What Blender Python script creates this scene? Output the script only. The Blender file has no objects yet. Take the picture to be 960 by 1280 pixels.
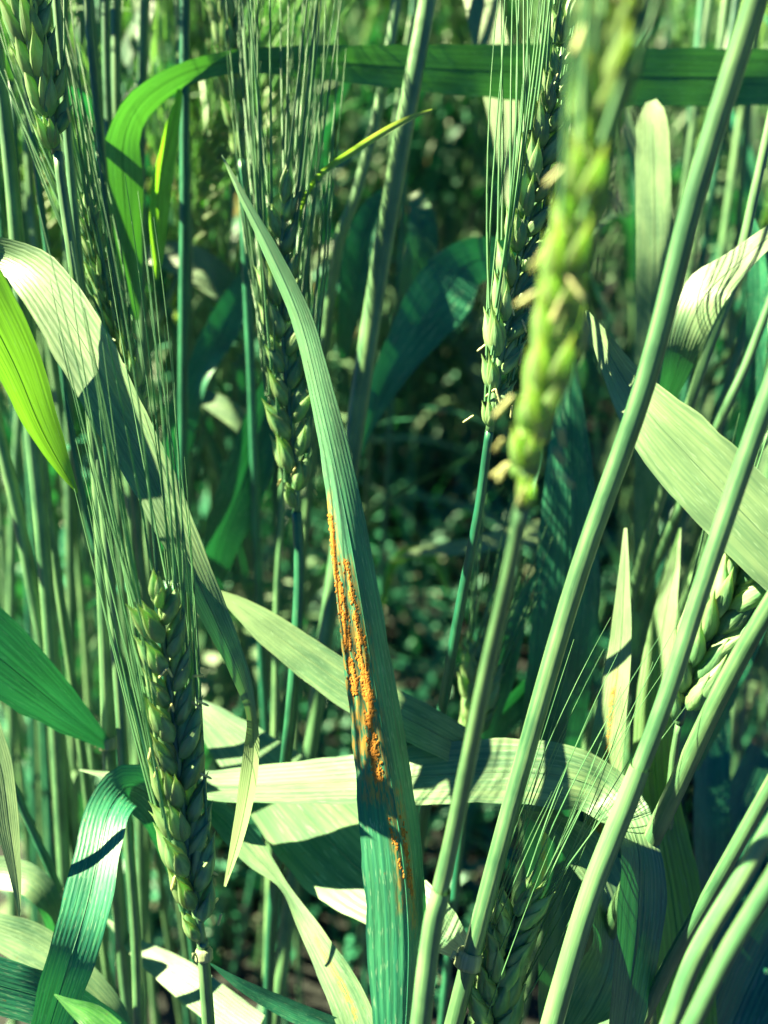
import bpy, math, random
from mathutils import Vector, Matrix, Quaternion
from mathutils import noise as mnoise
R = math.radians
random.seed(7)
sc = bpy.context.scene
col = sc.collection

# ---------------------------------------------------------------- camera
H = 0.75
PITCH = R(35)
FPX = 1130.0                       # focal length in pixels of a 960 x 1280 frame
cam_d = bpy.data.cameras.new('camera')
cam = bpy.data.objects.new('camera', cam_d); col.objects.link(cam)
cam.location = (0, 0, H)
cam.rotation_euler = (R(90) - PITCH, 0, 0)
cam_d.sensor_fit = 'VERTICAL'; cam_d.sensor_height = 36.0; cam_d.sensor_width = 27.0
cam_d.lens = 36.0 * FPX / 1280.0
cam_d.clip_start = 0.01; cam_d.clip_end = 400
cam_d.dof.use_dof = True
cam_d.dof.focus_distance = 0.197
cam_d.dof.aperture_fstop = cam_d.lens / 3.2
sc.camera = cam
# ---------------------------------------------------------------- light
SUN = Vector((-0.69, 0.20, 0.69)).normalized()
el = math.asin(SUN.z); az = math.atan2(SUN.x, SUN.y)
world = bpy.data.worlds.new('World'); sc.world = world; world.use_nodes = True
nt = world.node_tree; bg = nt.nodes['Background']
sky = nt.nodes.new('ShaderNodeTexSky'); sky.sky_type = 'NISHITA'; sky.sun_disc = False
sky.sun_elevation = el; sky.sun_rotation = az
tint = nt.nodes.new('ShaderNodeMixRGB'); tint.blend_type = 'MULTIPLY'; tint.inputs[0].default_value = 1
tint.inputs[2].default_value = (0.0, 0.125, 0.34, 1)
nt.links.new(sky.outputs[0], tint.inputs[1]); nt.links.new(tint.outputs[0], bg.inputs[0])
bg.inputs[1].default_value = 0.05
sun_d = bpy.data.lights.new('sun', 'SUN'); sun_d.energy = 5.0; sun_d.angle = R(0.53)
sun_d.color = (1.0, 0.92, 0.54)
sun = bpy.data.objects.new('sun', sun_d); col.objects.link(sun)
sun.rotation_euler = SUN.to_track_quat('Z', 'Y').to_euler()
sun.location = (-2, 0, 4)
sc.view_settings.view_transform = 'Standard'; sc.view_settings.look = 'None'
sc.view_settings.exposure = 2.95; sc.view_settings.gamma = 1
sc.render.engine = 'CYCLES'
sc.cycles.use_denoising = True
sc.cycles.max_bounces = 8; sc.cycles.transmission_bounces = 6; sc.cycles.diffuse_bounces = 1
sc.cycles.sample_clamp_indirect = 6

# ---------------------------------------------------------------- helpers
C0 = Vector((0, 0, H))
FW = Vector((0, math.cos(PITCH), -math.sin(PITCH))); RT = Vector((1, 0, 0)); UP = Vector((0, math.sin(PITCH), math.cos(PITCH)))
def P(x, y, d):
    """the point of the place seen along a direction, d metres deep"""
    return C0 + d * (FW + RT * ((x - 480) / FPX) - UP * ((y - 640) / FPX))

def crom(pts, n):
    m = len(pts) - 1; out = []
    # parameter by chord length so that samples are even
    L = [0.0]
    for a, b in zip(pts, pts[1:]): L.append(L[-1] + max(1e-6, math.dist(a[:2] if len(a) > 3 else a, b[:2] if len(b) > 3 else b)))
    k = 0
    for i in range(n):
        s = L[-1] * i / (n - 1)
        while k < m - 1 and s > L[k + 1]: k += 1
        t = (s - L[k]) / (L[k + 1] - L[k])
        p1, p2 = pts[k], pts[k + 1]
        h = L[k + 1] - L[k]
        if k > 0: s1 = [(c - a) / (L[k + 1] - L[k - 1]) * h for a, c in zip(pts[k - 1], p2)]
        else: s1 = [b - a for a, b in zip(p1, p2)]
        if k < m - 1: s2 = [(c - a) / (L[k + 2] - L[k]) * h for a, c in zip(p1, pts[k + 2])]
        else: s2 = [b - a for a, b in zip(p1, p2)]
        t2, t3 = t * t, t * t * t
        out.append([(2*t3-3*t2+1)*a + (t3-2*t2+t)*u + (-2*t3+3*t2)*b + (t3-t2)*v for a, b, u, v in zip(p1, p2, s1, s2)])
    return out

def tangents(c):
    n = len(c)
    return [(c[min(i + 1, n - 1)] - c[max(i - 1, 0)]).normalized() for i in range(n)]

class MB:
    """collects vertices and faces of one mesh"""
    def __init__(s): s.v = []; s.f = []; s.uv = []; s.age = []; s.rust = []; s.mi = []
    def add(s, p, uv=(0, 0), age=0.0, rust=0.0):
        s.v.append(p); s.uv.append(uv); s.age.append(age); s.rust.append(rust); return len(s.v) - 1
    def face(s, f, mi=0): s.f.append(f); s.mi.append(mi)
    def mesh(s, name, mats, origin=Vector((0, 0, 0)), smooth=True):
        me = bpy.data.meshes.new(name)
        me.from_pydata([tuple(Vector(p) - origin) for p in s.v], [], s.f)
        if not isinstance(mats, (list, tuple)): mats = [mats]
        for m in mats: me.materials.append(m)
        li = [0] * len(me.loops); me.loops.foreach_get('vertex_index', li)
        uvl = me.uv_layers.new(name='UVMap')
        flat = []
        for i in li: flat.extend(s.uv[i])
        uvl.data.foreach_set('uv', flat)
        if any(s.age):
            me.attributes.new('age', 'FLOAT', 'POINT').data.foreach_set('value', s.age)
        if any(s.rust):
            me.attributes.new('rust', 'FLOAT', 'POINT').data.foreach_set('value', s.rust)
        me.polygons.foreach_set('use_smooth', [smooth] * len(me.polygons))
        if any(s.mi): me.polygons.foreach_set('material_index', s.mi)
        me.update()
        return me

def link(name, me, parent=None, loc=Vector((0, 0, 0)), **props):
    o = bpy.data.objects.new(name, me); col.objects.link(o)
    if parent is not None: o.parent = parent
    o.location = loc
    for k, v in props.items():
        if v: o[k] = v
    return o
WLOC = {}
def empty(name, loc, **props):
    o = link(name, None, None, loc, **props); o.empty_display_size = 0.02
    WLOC[o.name] = Vector(loc); return o
def child(name, me, parent, wloc):
    o = link(name, me, parent, Vector(wloc) - WLOC[parent.name]); WLOC[o.name] = Vector(wloc); return o

def add_tube(mb, c, rad, seg=8, age=None, vscale=None, cap=True):
    n = len(c); T = tangents(c); ref = Vector((0.3, -1, 0.2)).normalized()
    prev = None; L = 0; rings = []
    for i in range(n):
        if i: L += (c[i] - c[i - 1]).length
        a = T[i].cross(ref if abs(T[i].dot(ref)) < .95 else Vector((1, 0, 0))).normalized(); b = T[i].cross(a)
        r = rad[i] if isinstance(rad, (list, tuple)) else rad
        ring = []
        for j in range(seg + 1):
            an = 2 * math.pi * j / seg
            ring.append(mb.add(c[i] + (a * math.cos(an) + b * math.sin(an)) * r, (j / seg, L / 0.012), age[i] if age else 0))
        rings.append(ring)
    for i in range(n - 1):
        for j in range(seg):
            mb.face((rings[i][j], rings[i][j + 1], rings[i + 1][j + 1], rings[i + 1][j]))
    if cap:
        mb.face(tuple(rings[0][:seg])[::-1]); mb.face(tuple(rings[-1][:seg]))

# ---------------------------------------------------------------- materials
def nodes(m):
    m.use_nodes = True; t = m.node_tree; t.nodes.clear()
    def N(k, **kw):
        n = t.nodes.new(k)
        for a, b in kw.items(): setattr(n, a, b)
        return n
    return t, N
def ramp(N, p0, c0, p1, c1):
    r = N('ShaderNodeValToRGB'); e = r.color_ramp.elements
    e[0].position = p0; e[0].color = c0; e[1].position = p1; e[1].color = c1; return r
W4, B4 = (1, 1, 1, 1), (0, 0, 0, 1)
def plant_mat(name, base, pale, trans=None, tfac=0.3, fleck=0.35, rough=0.45, spec=0.45, streak=(26, 0.5), bump=0.16, vein=11):
    m = bpy.data.materials.new(name); t, N = nodes(m); L = t.links.new
    uv = N('ShaderNodeUVMap'); uv.uv_map = 'UVMap'
    def noise(sx, sy, scale, detail=3):
        mp = N('ShaderNodeMapping'); mp.inputs['Scale'].default_value = (sx, sy, 1)
        L(uv.outputs[0], mp.inputs[0])
        oi = N('ShaderNodeObjectInfo'); sc_ = N('ShaderNodeMath', operation='MULTIPLY'); sc_.inputs[1].default_value = 40
        L(oi.outputs['Random'], sc_.inputs[0])
        cb = N('ShaderNodeCombineXYZ'); L(sc_.outputs[0], cb.inputs[2])
        ad = N('ShaderNodeVectorMath', operation='ADD'); L(mp.outputs[0], ad.inputs[0]); L(cb.outputs[0], ad.inputs[1])
        nz = N('ShaderNodeTexNoise'); nz.inputs['Scale'].default_value = scale; nz.inputs['Detail'].default_value = detail
        L(ad.outputs[0], nz.inputs['Vector']); return nz.outputs['Fac']
    def mix(fac, a, b, mode='MIX'):
        n = N('ShaderNodeMixRGB', blend_type=mode)
        for s, v in zip(n.inputs, (fac, a, b)):
            if hasattr(v, 'node'): L(v, s)
            elif isinstance(v, tuple): s.default_value = v
            else: s.default_value = v
        return n.outputs[0]
    def mul(a, b):
        n = N('ShaderNodeMath', operation='MULTIPLY', use_clamp=True)
        for s, v in zip(n.inputs, (a, b)):
            if hasattr(v, 'node'): L(v, s)
            else: s.default_value = v
        return n.outputs[0]
    st = ramp(N, .40, B4, .60, W4); L(noise(streak[0], streak[1], 1), st.inputs[0])
    c = mix(st.outputs[0], base + (1,), pale + (1,))
    bl = ramp(N, .3, (.52, .62, .62, 1), .7, (1.3, 1.2, 1.1, 1)); L(noise(2.2, 1.1, 1, 2), bl.inputs[0])
    c = mix(1.0, c, bl.outputs[0], 'MULTIPLY')
    fl = ramp(N, .60, B4, .68, W4); L(noise(38, 4.5, 1, 2), fl.inputs[0])
    c = mix(mul(fl.outputs[0], fleck), c, (.20, .33, .20, 1))
    sp = ramp(N, .70, B4, .74, W4); L(noise(9, 9, 1, 3), sp.inputs[0])
    c = mix(mul(sp.outputs[0], fleck * 1.4), c, (.10, .10, .04, 1))
    ag = N('ShaderNodeAttribute', attribute_name='age'); ru = N('ShaderNodeAttribute', attribute_name='rust')
    c = mix(ag.outputs['Fac'], c, (.20, .29, .13, 1))  # yellowed tissue; on some blades also sunlight put into the colour
    rr = ramp(N, .42, B4, .56, W4); L(noise(30, 6, 1, 2), rr.inputs[0])
    rf = mul(ru.outputs['Fac'], rr.outputs[0])
    c = mix(rf, c, (.30, .17, .02, 1))
    ob = N('ShaderNodeObjectInfo')
    hs = N('ShaderNodeHueSaturation'); L(c, hs.inputs['Color'])
    mr = N('ShaderNodeMapRange'); mr.inputs[3].default_value = .82; mr.inputs[4].default_value = 1.18
    L(ob.outputs['Random'], mr.inputs[0]); L(mr.outputs[0], hs.inputs['Value'])
    c = hs.outputs[0]
    pr = N('ShaderNodeBsdfPrincipled'); L(c, pr.inputs['Base Color'])
    pr.inputs['Roughness'].default_value = rough; pr.inputs['Specular IOR Level'].default_value = spec
    sx = N('ShaderNodeSeparateXYZ'); L(uv.outputs[0], sx.inputs[0])
    sn = N('ShaderNodeMath', operation='MULTIPLY'); L(sx.outputs[0], sn.inputs[0]); sn.inputs[1].default_value = vein * 2 * math.pi
    si = N('ShaderNodeMath', operation='SINE'); L(sn.outputs[0], si.inputs[0])
    hn = N('ShaderNodeMath', operation='ADD'); L(si.outputs[0], hn.inputs[0])
    n2 = N('ShaderNodeMath', operation='MULTIPLY'); L(noise(40, 3, 1, 2), n2.inputs[0]); n2.inputs[1].default_value = 3
    L(n2.outputs[0], hn.inputs[1])
    bp = N('ShaderNodeBump'); bp.inputs['Strength'].default_value = bump; bp.inputs['Distance'].default_value = 0.0003
    L(hn.outputs[0], bp.inputs['Height']); L(bp.outputs[0], pr.inputs['Normal'])
    out = N('ShaderNodeOutputMaterial')
    if trans:
        tr = N('ShaderNodeBsdfTranslucent')
        tc = mix(ag.outputs['Fac'], trans + (1,), (.6, .5, .15, 1))
        tc = mix(rf, tc, (.3, .12, .01, 1))
        tc = mix(mul(st.outputs[0], .8), tc, tuple(min(1, x * 1.8) for x in trans) + (1,))
        L(tc, tr.inputs[0])
        ms = N('ShaderNodeMixShader'); ms.inputs[0].default_value = tfac
        L(pr.outputs[0], ms.inputs[1]); L(tr.outputs[0], ms.inputs[2]); L(ms.outputs[0], out.inputs[0])
    else: L(pr.outputs[0], out.inputs[0])
    return m
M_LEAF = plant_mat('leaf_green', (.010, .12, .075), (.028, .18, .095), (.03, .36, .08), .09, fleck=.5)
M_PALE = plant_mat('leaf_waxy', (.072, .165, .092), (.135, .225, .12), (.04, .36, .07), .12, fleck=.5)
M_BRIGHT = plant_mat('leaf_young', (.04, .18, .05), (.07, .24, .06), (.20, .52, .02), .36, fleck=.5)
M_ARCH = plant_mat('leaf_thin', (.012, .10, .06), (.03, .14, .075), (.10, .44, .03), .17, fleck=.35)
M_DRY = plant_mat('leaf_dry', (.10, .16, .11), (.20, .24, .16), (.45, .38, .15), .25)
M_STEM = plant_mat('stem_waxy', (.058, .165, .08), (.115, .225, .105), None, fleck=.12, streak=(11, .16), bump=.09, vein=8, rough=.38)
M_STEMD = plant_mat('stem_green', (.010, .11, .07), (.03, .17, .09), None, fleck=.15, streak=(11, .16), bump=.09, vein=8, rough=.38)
M_EAR = plant_mat('ear_green', (.11, .29, .14), (.27, .44, .22), (.28, .62, .14), .34, fleck=.25, streak=(7, 1), bump=.2, vein=6, rough=.45)
M_EARY = plant_mat('ear_yellow', (.25, .45, .17), (.40, .56, .28), (.40, .76, .18), .56, fleck=.35, streak=(7, 1), bump=.2, vein=6, rough=.45)
M_AWN = plant_mat('awn_green', (.06, .20, .10), (.13, .28, .135), (.2, .5, .12), .25, fleck=.1, rough=.4)
M_ANTHER = plant_mat('anther_yellow', (.46, .50, .20), (.60, .62, .34), (.6, .5, .15), .2, fleck=.1)
M_COLLAR = plant_mat('collar_pale', (.25, .33, .18), (.36, .42, .25), (.4, .4, .15), .2)
def rust_mat():
    m = bpy.data.materials.new('rust_spores'); t, N = nodes(m); L = t.links.new
    tc = N('ShaderNodeTexCoord'); nz = N('ShaderNodeTexNoise'); nz.inputs['Scale'].default_value = 900
    L(tc.outputs['Object'], nz.inputs['Vector'])
    r = ramp(N, .3, (.33, .13, .02, 1), .7, (.50, .23, .045, 1)); L(nz.outputs['Fac'], r.inputs[0])
    p = N('ShaderNodeBsdfPrincipled'); p.inputs['Roughness'].default_value = .9; p.inputs['Specular IOR Level'].default_value = .1
    L(r.outputs[0], p.inputs['Base Color']); o = N('ShaderNodeOutputMaterial'); L(p.outputs[0], o.inputs[0]); return m
M_RUST = rust_mat()
def soil_mat():
    m = bpy.data.materials.new('soil'); t, N = nodes(m); L = t.links.new
    tc = N('ShaderNodeTexCoord')
    a = N('ShaderNodeTexNoise'); a.inputs['Scale'].default_value = 9; a.inputs['Detail'].default_value = 8; L(tc.outputs['Object'], a.inputs['Vector'])
    b = N('ShaderNodeTexNoise'); b.inputs['Scale'].default_value = 90; b.inputs['Detail'].default_value = 6; L(tc.outputs['Object'], b.inputs['Vector'])
    r = ramp(N, .3, (.007, .010, .010, 1), .7, (.018, .021, .019, 1)); L(a.outputs['Fac'], r.inputs[0])
    mx = N('ShaderNodeMixRGB', blend_type='OVERLAY'); mx.inputs[0].default_value = .6; L(r.outputs[0], mx.inputs[1]); L(b.outputs['Fac'], mx.inputs[2])
    p = N('ShaderNodeBsdfPrincipled'); p.inputs['Roughness'].default_value = .95; L(mx.outputs[0], p.inputs['Base Color'])
    bp = N('ShaderNodeBump'); bp.inputs['Strength'].default_value = .8; bp.inputs['Distance'].default_value = .008
    L(b.outputs['Fac'], bp.inputs['Height']); L(bp.outputs[0], p.inputs['Normal'])
    o = N('ShaderNodeOutputMaterial'); L(p.outputs[0], o.inputs[0]); return m
M_SOIL = soil_mat()

# ---------------------------------------------------------------- ground
def ground_z(x, y):
    return 0.018 * mnoise.noise((x * 6, y * 6, 0)) + 0.008 * mnoise.noise((x * 25, y * 25, 3))
def build_ground():
    mb = MB(); n = 150
    def warp(i): s = (i / n * 2 - 1); return math.copysign(abs(s) * 2.2 + abs(s) ** 9 * 120, s)
    xs = [warp(i) for i in range(n + 1)]
    for y in xs:
        for x in xs:
            fade = 1 if max(abs(x), abs(y)) < 6 else 0.2
            mb.add(Vector((x, y + .6, ground_z(x, y + .6) * fade)), (x, y))
    for j in range(n):
        for i in range(n):
            a = j * (n + 1) + i; mb.face((a, a + 1, a + n + 2, a + n + 1))
    link('ground', mb.mesh('ground', M_SOIL), kind='structure')
build_ground()

# ---------------------------------------------------------------- leaves
def leaf_mesh(centers, widths, rolls, fold=.25, M=9, age=None, wav=.04, seed=0, rust=None, facing=None, sign=None):
    """ribbon blade with a keel; widths are full widths in metres.  Returns MB and a surface sampler"""
    n = len(centers); T = tangents(centers); mb = MB(); grid = []; nrm = []
    L = 0; wm = max(widths)
    A0s = []
    for i in range(n):
        V = (facing - centers[i]).normalized() if facing is not None else Vector((0, 0, 1))
        a = T[i].cross(V)
        A0s.append(a.normalized() if a.length > 1e-4 else (A0s[-1] if A0s else Vector((1, 0, 0))))
    for i in range(n):
        if i: L += (centers[i] - centers[i - 1]).length
        a0 = A0s[i]; vp = a0.cross(T[i]).normalized()
        if facing is not None and vp.dot(facing - centers[i]) < 0: vp = -vp
        r = R(rolls[i] * (sign if sign is not None else max(-1, min(1, -3 * a0.dot(SUN))))); A = a0 * math.cos(r) + vp * math.sin(r); Nn = vp * math.cos(r) - a0 * math.sin(r)
        hw = widths[i] / 2; row = []
        for j in range(M):
            u = j / (M - 1) * 2 - 1
            wv = wav * hw * mnoise.noise((L * 60 + seed * 7.3, (u > 0) * 5.0 + seed, .5)) * abs(u) * 2
            edge = 1 + .07 * mnoise.noise((L * 150 + seed, u * 3, seed)) if abs(u) == 1 else 1
            p = centers[i] + A * u * hw * edge + Nn * (fold * (abs(u) ** 1.3 - .4) * hw + wv)
            v = i / (n - 1)
            ag = 0
            if age:
                for (t0, a_0), (t1, a_1) in zip(age, age[1:]):
                    if t0 <= v <= t1: ag = a_0 + (a_1 - a_0) * (v - t0) / max(1e-6, t1 - t0)
            rs = 0
            if rust:
                for (v0, u0, v1, u1, wd) in rust:
                    if v0 - .02 < v < v1 + .02:
                        k = min(1, max(0, (v - v0) / (v1 - v0))); uu = u0 + (u1 - u0) * k
                        rs = max(rs, max(0, 1 - abs(u - uu) / (wd * 1.5)) ** .7)
            row.append(mb.add(p, (j / (M - 1), L / max(wm, 1e-4)), ag, min(1, rs)))
        grid.append(row); nrm.append(Nn)
    for i in range(n - 1):
        for j in range(M - 1): mb.face((grid[i][j], grid[i][j + 1], grid[i + 1][j + 1], grid[i + 1][j]))
    def surf(v, u):
        i = min(n - 2, max(0, int(v * (n - 1)))); fi = v * (n - 1) - i
        s = (u + 1) / 2 * (M - 1); j = min(M - 2, max(0, int(s))); fj = s - j
        g = lambda a, b: Vector(mb.v[grid[a][b]])
        p = (g(i, j) * (1 - fj) + g(i, j + 1) * fj) * (1 - fi) + (g(i + 1, j) * (1 - fj) + g(i + 1, j + 1) * fj) * fi
        return p, nrm[i], T[i]
    return mb, surf
_seed = [0]
def leaf(pts, mat, label=None, parent=None, fold=.25, age=None, rust=None, spots=None, N=44, M=9, wav=.05, group=None, name='wheat_leaf', partlabel=None, sign=None):
    """pts: (x, y, depth, width, turn) from one end to the other"""
    _seed[0] += 1
    S = crom(pts, N)
    cs = [P(s[0], s[1], s[2]) for s in S]
    ws = [max(.6, s[3]) * s[2] / FPX / max(.3, math.cos(R(s[4]))) for s in S]
    mb, surf = leaf_mesh(cs, ws, [s[4] for s in S], fold, M, age, wav, _seed[0], rust, C0, sign)
    if parent is None:
        o = link(name, mb.mesh(name, mat, cs[-1]), None, cs[-1], label=label, category='leaf', group=group); WLOC[o.name] = cs[-1]
    else:
        o = child('leaf', mb.mesh('leaf', mat, cs[-1]), parent, cs[-1])
        if partlabel: o['label'] = partlabel
    # midrib keel, a fine ridge along the middle of the blade
    if max(ws) > .006:
        kb = MB(); pr = []
        for i in range(2, N - 1):
            p, nn, tt = surf(i / (N - 1), 0); pr.append(p + nn * .00004)
        add_tube(kb, pr, [max(.00006, .018 * ws[i + 2] * .5) for i in range(len(pr))], 5)
        child('midrib', kb.mesh('midrib', mat, cs[-1]), o, cs[-1])
    if spots:
        rb = MB(); rnd = random.Random(3)
        for (v0, u0, v1, u1, wd, cnt, size) in spots:
            for _ in range(int(cnt * 1.5)):
                k = rnd.random(); v = v0 + (v1 - v0) * k; u = u0 + (u1 - u0) * k + rnd.gauss(0, wd * .5); u = (round(u * 9) / 9) * .4 + u * .6 + rnd.gauss(0, .012)
                if mnoise.noise((v * 60, u * 6, 2)) < -.22: continue
                if abs(u) > 1: continue
                p, nn, tt = surf(v, u); s = nn.cross(tt).normalized(); r = size * .7 * rnd.uniform(.5, 1.25)
                tt = (tt + s * rnd.uniform(-.4, .4)).normalized(); s = nn.cross(tt).normalized()
                b = len(rb.v); p = p + nn * r * .1
                for q in (tt * r * 1.25, s * r * .9, -tt * r * 1.2, -s * r * .85): rb.add(p + q)
                for q in (tt * .55 + s * .5, -tt * .55 + s * .5, -tt * .55 - s * .5, tt * .55 - s * .5): rb.add(p + q * r + nn * r * .4)
                rb.add(p + nn * r * .55)
                for i in range(4):
                    j = (i + 1) % 4; 
                    rb.face((b + i, b + j, b + 4 + i))
                    rb.face((b + j, b + 4 + j, b + 4 + i)); rb.face((b + 4 + i, b + 4 + j, b + 8))
        r = child('rust_pustules', rb.mesh('rust_pustules', M_RUST, cs[-1], smooth=False), o, cs[-1]); r['kind'] = 'stuff'
        r['label'] = 'band of powdery orange rust pustules'
    return o

# ---------------------------------------------------------------- ears
def floret(mb, L, w, M4, seg=8, rings=6, rnd=None):
    """a pointed keeled husk along +Z with paler papery margins"""
    prof = [(0, .3), (.1, .66), (.26, .98), (.42, 1), (.6, .82), (.76, .5), (.9, .2), (1.08, .02)]
    rnd = rnd or random.Random(1); rs = []; bend = rnd.uniform(-.06, .06); sk = rnd.uniform(.85, 1.12)
    for t, r in prof:
        ring = []
        for j in range(seg + 1):
            a = 2 * math.pi * (j % seg) / seg
            x = math.cos(a) * r * w; y = math.sin(a) * r * w * .66 * sk
            if y > 0: y *= 1.15; y += .32 * w * r * max(0, 1 - abs(x / (w * r + 1e-6)) * 2.6)
            x += bend * t * t; q = 1 + .07 * mnoise.noise((a * 2, t * 5, bend * 90))
            ag = (.75 if abs(math.cos(a)) > .8 and .25 < t < .95 else 0) + (.5 if t > .85 else 0)
            ring.append(mb.add(M4 @ Vector((x * q, y * q, t * L)), (j / seg, t * 1.5 + bend * 30), min(1, ag)))
        rs.append(ring)
    for i in range(len(prof) - 1):
        for j in range(seg): mb.face((rs[i][j], rs[i][j + 1], rs[i + 1][j + 1], rs[i + 1][j]))
def spikelet_mesh(name, mat, seed, seg=8):
    rnd = random.Random(seed); mb = MB()
    # fan in the y direction, outer husks lower and wider apart
    for ang, z, L, w, xo in ((-22, 0, .74, .15, .0), (22, .02, .76, .15, .02), (-11, .05, .92, .17, .05), (11, .03, .95, .17, .04), (0, .17, .84, .14, -.05)):
        a = R(ang + rnd.uniform(-3, 3))
        m = Matrix.Translation((xo, math.sin(a) * .10, z)) @ Matrix.Rotation(-a, 4, 'X') @ Matrix.Rotation(rnd.uniform(-.4, .4) + (math.pi if ang < 0 else 0), 4, 'Z')
        floret(mb, L * rnd.uniform(.88, 1.08), w * rnd.uniform(.9, 1.08), m, seg, 6, rnd)
    return mb.mesh(name, mat)
SPK = {}
for key, mt in (('g', M_EAR), ('y', M_EARY)):
    SPK[key] = [spikelet_mesh('spikelet', mt, k, 12) for k in range(7)]
    SPK[key + 'l'] = [spikelet_mesh('spikelet', mt, k + 9, 5) for k in range(2)]
def anther_mesh():
    mb = MB(); c = [Vector((0, 0, z)) for z in (0, .1, .3, .5, .7, .9, 1)]
    add_tube(mb, c, [.08, .15, .18, .14, .18, .14, .05], 6); return mb.mesh('anther', M_ANTHER)
ANTHER = anther_mesh()
def awn_mesh(p0, d0, d1, L, r, mat=None, seg=3, n=8):
    mb = MB(); c = [Vector((0, 0, 0))]
    for i in range(n):
        k = i / (n - 1); c.append(c[-1] + (d0 * (1 - k) + d1 * k).normalized() * L / n)
    add_tube(mb, c, [r * (1 - .75 * i / n) for i in range(n + 1)], seg, cap=False)
    return mb
def ear(axis, width, n, root, awn_len=.07, awn_r=.00036, awn_dir=None, spread=.12, key='g', turn=0, seed=0, anthers=0, awn_per=2, plump=1.0, awn_from=0, mat_awn=None, base_t=0):
    """axis: (x, y, depth) from the foot of the ear to its top"""
    rnd = random.Random(seed)
    S = crom([(a[0], a[1], a[2], 0) for a in axis], 30); cs = [P(s[0], s[1], s[2]) for s in S]; T = tangents(cs)
    mb = MB(); add_tube(mb, cs[:-2], [.0011 * (1 - .5 * i / 30) for i in range(28)], 6)
    e = child('ear', mb.mesh('rachis', M_STEM, cs[0]), root, cs[0])
    L = sum((b - a).length for a, b in zip(cs, cs[1:]))
    for i in range(n):
        t = (i + .3) / n; f = t * 29; k = min(28, int(f)); p = cs[k].lerp(cs[k + 1], f - k); tt = T[k]
        V = (C0 - p).normalized(); A = tt.cross(V).normalized(); A.rotate(Quaternion(tt, R(turn))); B = tt.cross(A)
        s = 1 if i % 2 else -1
        if i == n - 1: s = 0
        prof = min(1, .62 + t * 3) * (1 if t < .6 else 1 - (t - .6) * .7)
        ln = width * 1.2 * prof * rnd.uniform(.86, 1.1)
        tl = rnd.uniform(16, 23)
        d = (tt * math.cos(R(tl)) + A * s * math.sin(R(tl)) + B * rnd.uniform(-.06, .06)).normalized()
        q = p + A * s * width * rnd.uniform(.03, .09) * prof + B * rnd.uniform(-.06, .06) * width
        x = (A * (s or 1) - d * d.dot(A) * (s or 1)).normalized(); y = d.cross(x)
        m3 = Matrix((x, y, d)).transposed().to_4x4() @ Matrix.Rotation(rnd.gauss(0, .25), 4, 'Z')
        o = child('spikelet', rnd.choice(SPK[key]), e, q); 
        o.rotation_euler = m3.to_euler(); o.scale = (ln * plump, ln * plump, ln)
        gd0 = awn_dir if awn_dir is not None else tt
        for w in range(awn_per if t >= awn_from else 0):
            a0 = (d * .35 + gd0 + B * (w - .5) * .35 + Vector([rnd.gauss(0, spread * .6) for _ in range(3)])).normalized()
            gd = (awn_dir if awn_dir is not None else tt)
            a1 = (gd + A * s * spread * .8 + Vector([rnd.gauss(0, spread) for _ in range(3)])).normalized()
            pos = q + d * ln * .95 + B * (w - .5) * ln * .25
            am = awn_mesh(pos, a0, a1, awn_len * rnd.uniform(.75, 1.1), awn_r)
            child('awn', am.mesh('awn', mat_awn or M_AWN), e, pos)
    for i in range(anthers):
        t = rnd.uniform(.05, .95); k = int(t * 28); p = cs[k]; tt = T[k]
        V = (C0 - p).normalized(); A = tt.cross(V).normalized(); s = rnd.choice((-1, 1, 0))
        q = p + A * s * width * rnd.uniform(.3, .5) + V * width * (rnd.uniform(.3, .42) if s == 0 else rnd.uniform(0, .3))
        d = (Vector((rnd.gauss(0, .4), rnd.gauss(0, .4), -1)) + A * s * .5).normalized()
        o = child('anther', ANTHER, e, q); o.rotation_euler = d.to_track_quat('Z', 'Y').to_euler()
        ls = rnd.uniform(.0028, .0042); o.scale = (ls * .5, ls * .5, ls)
    return e

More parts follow.
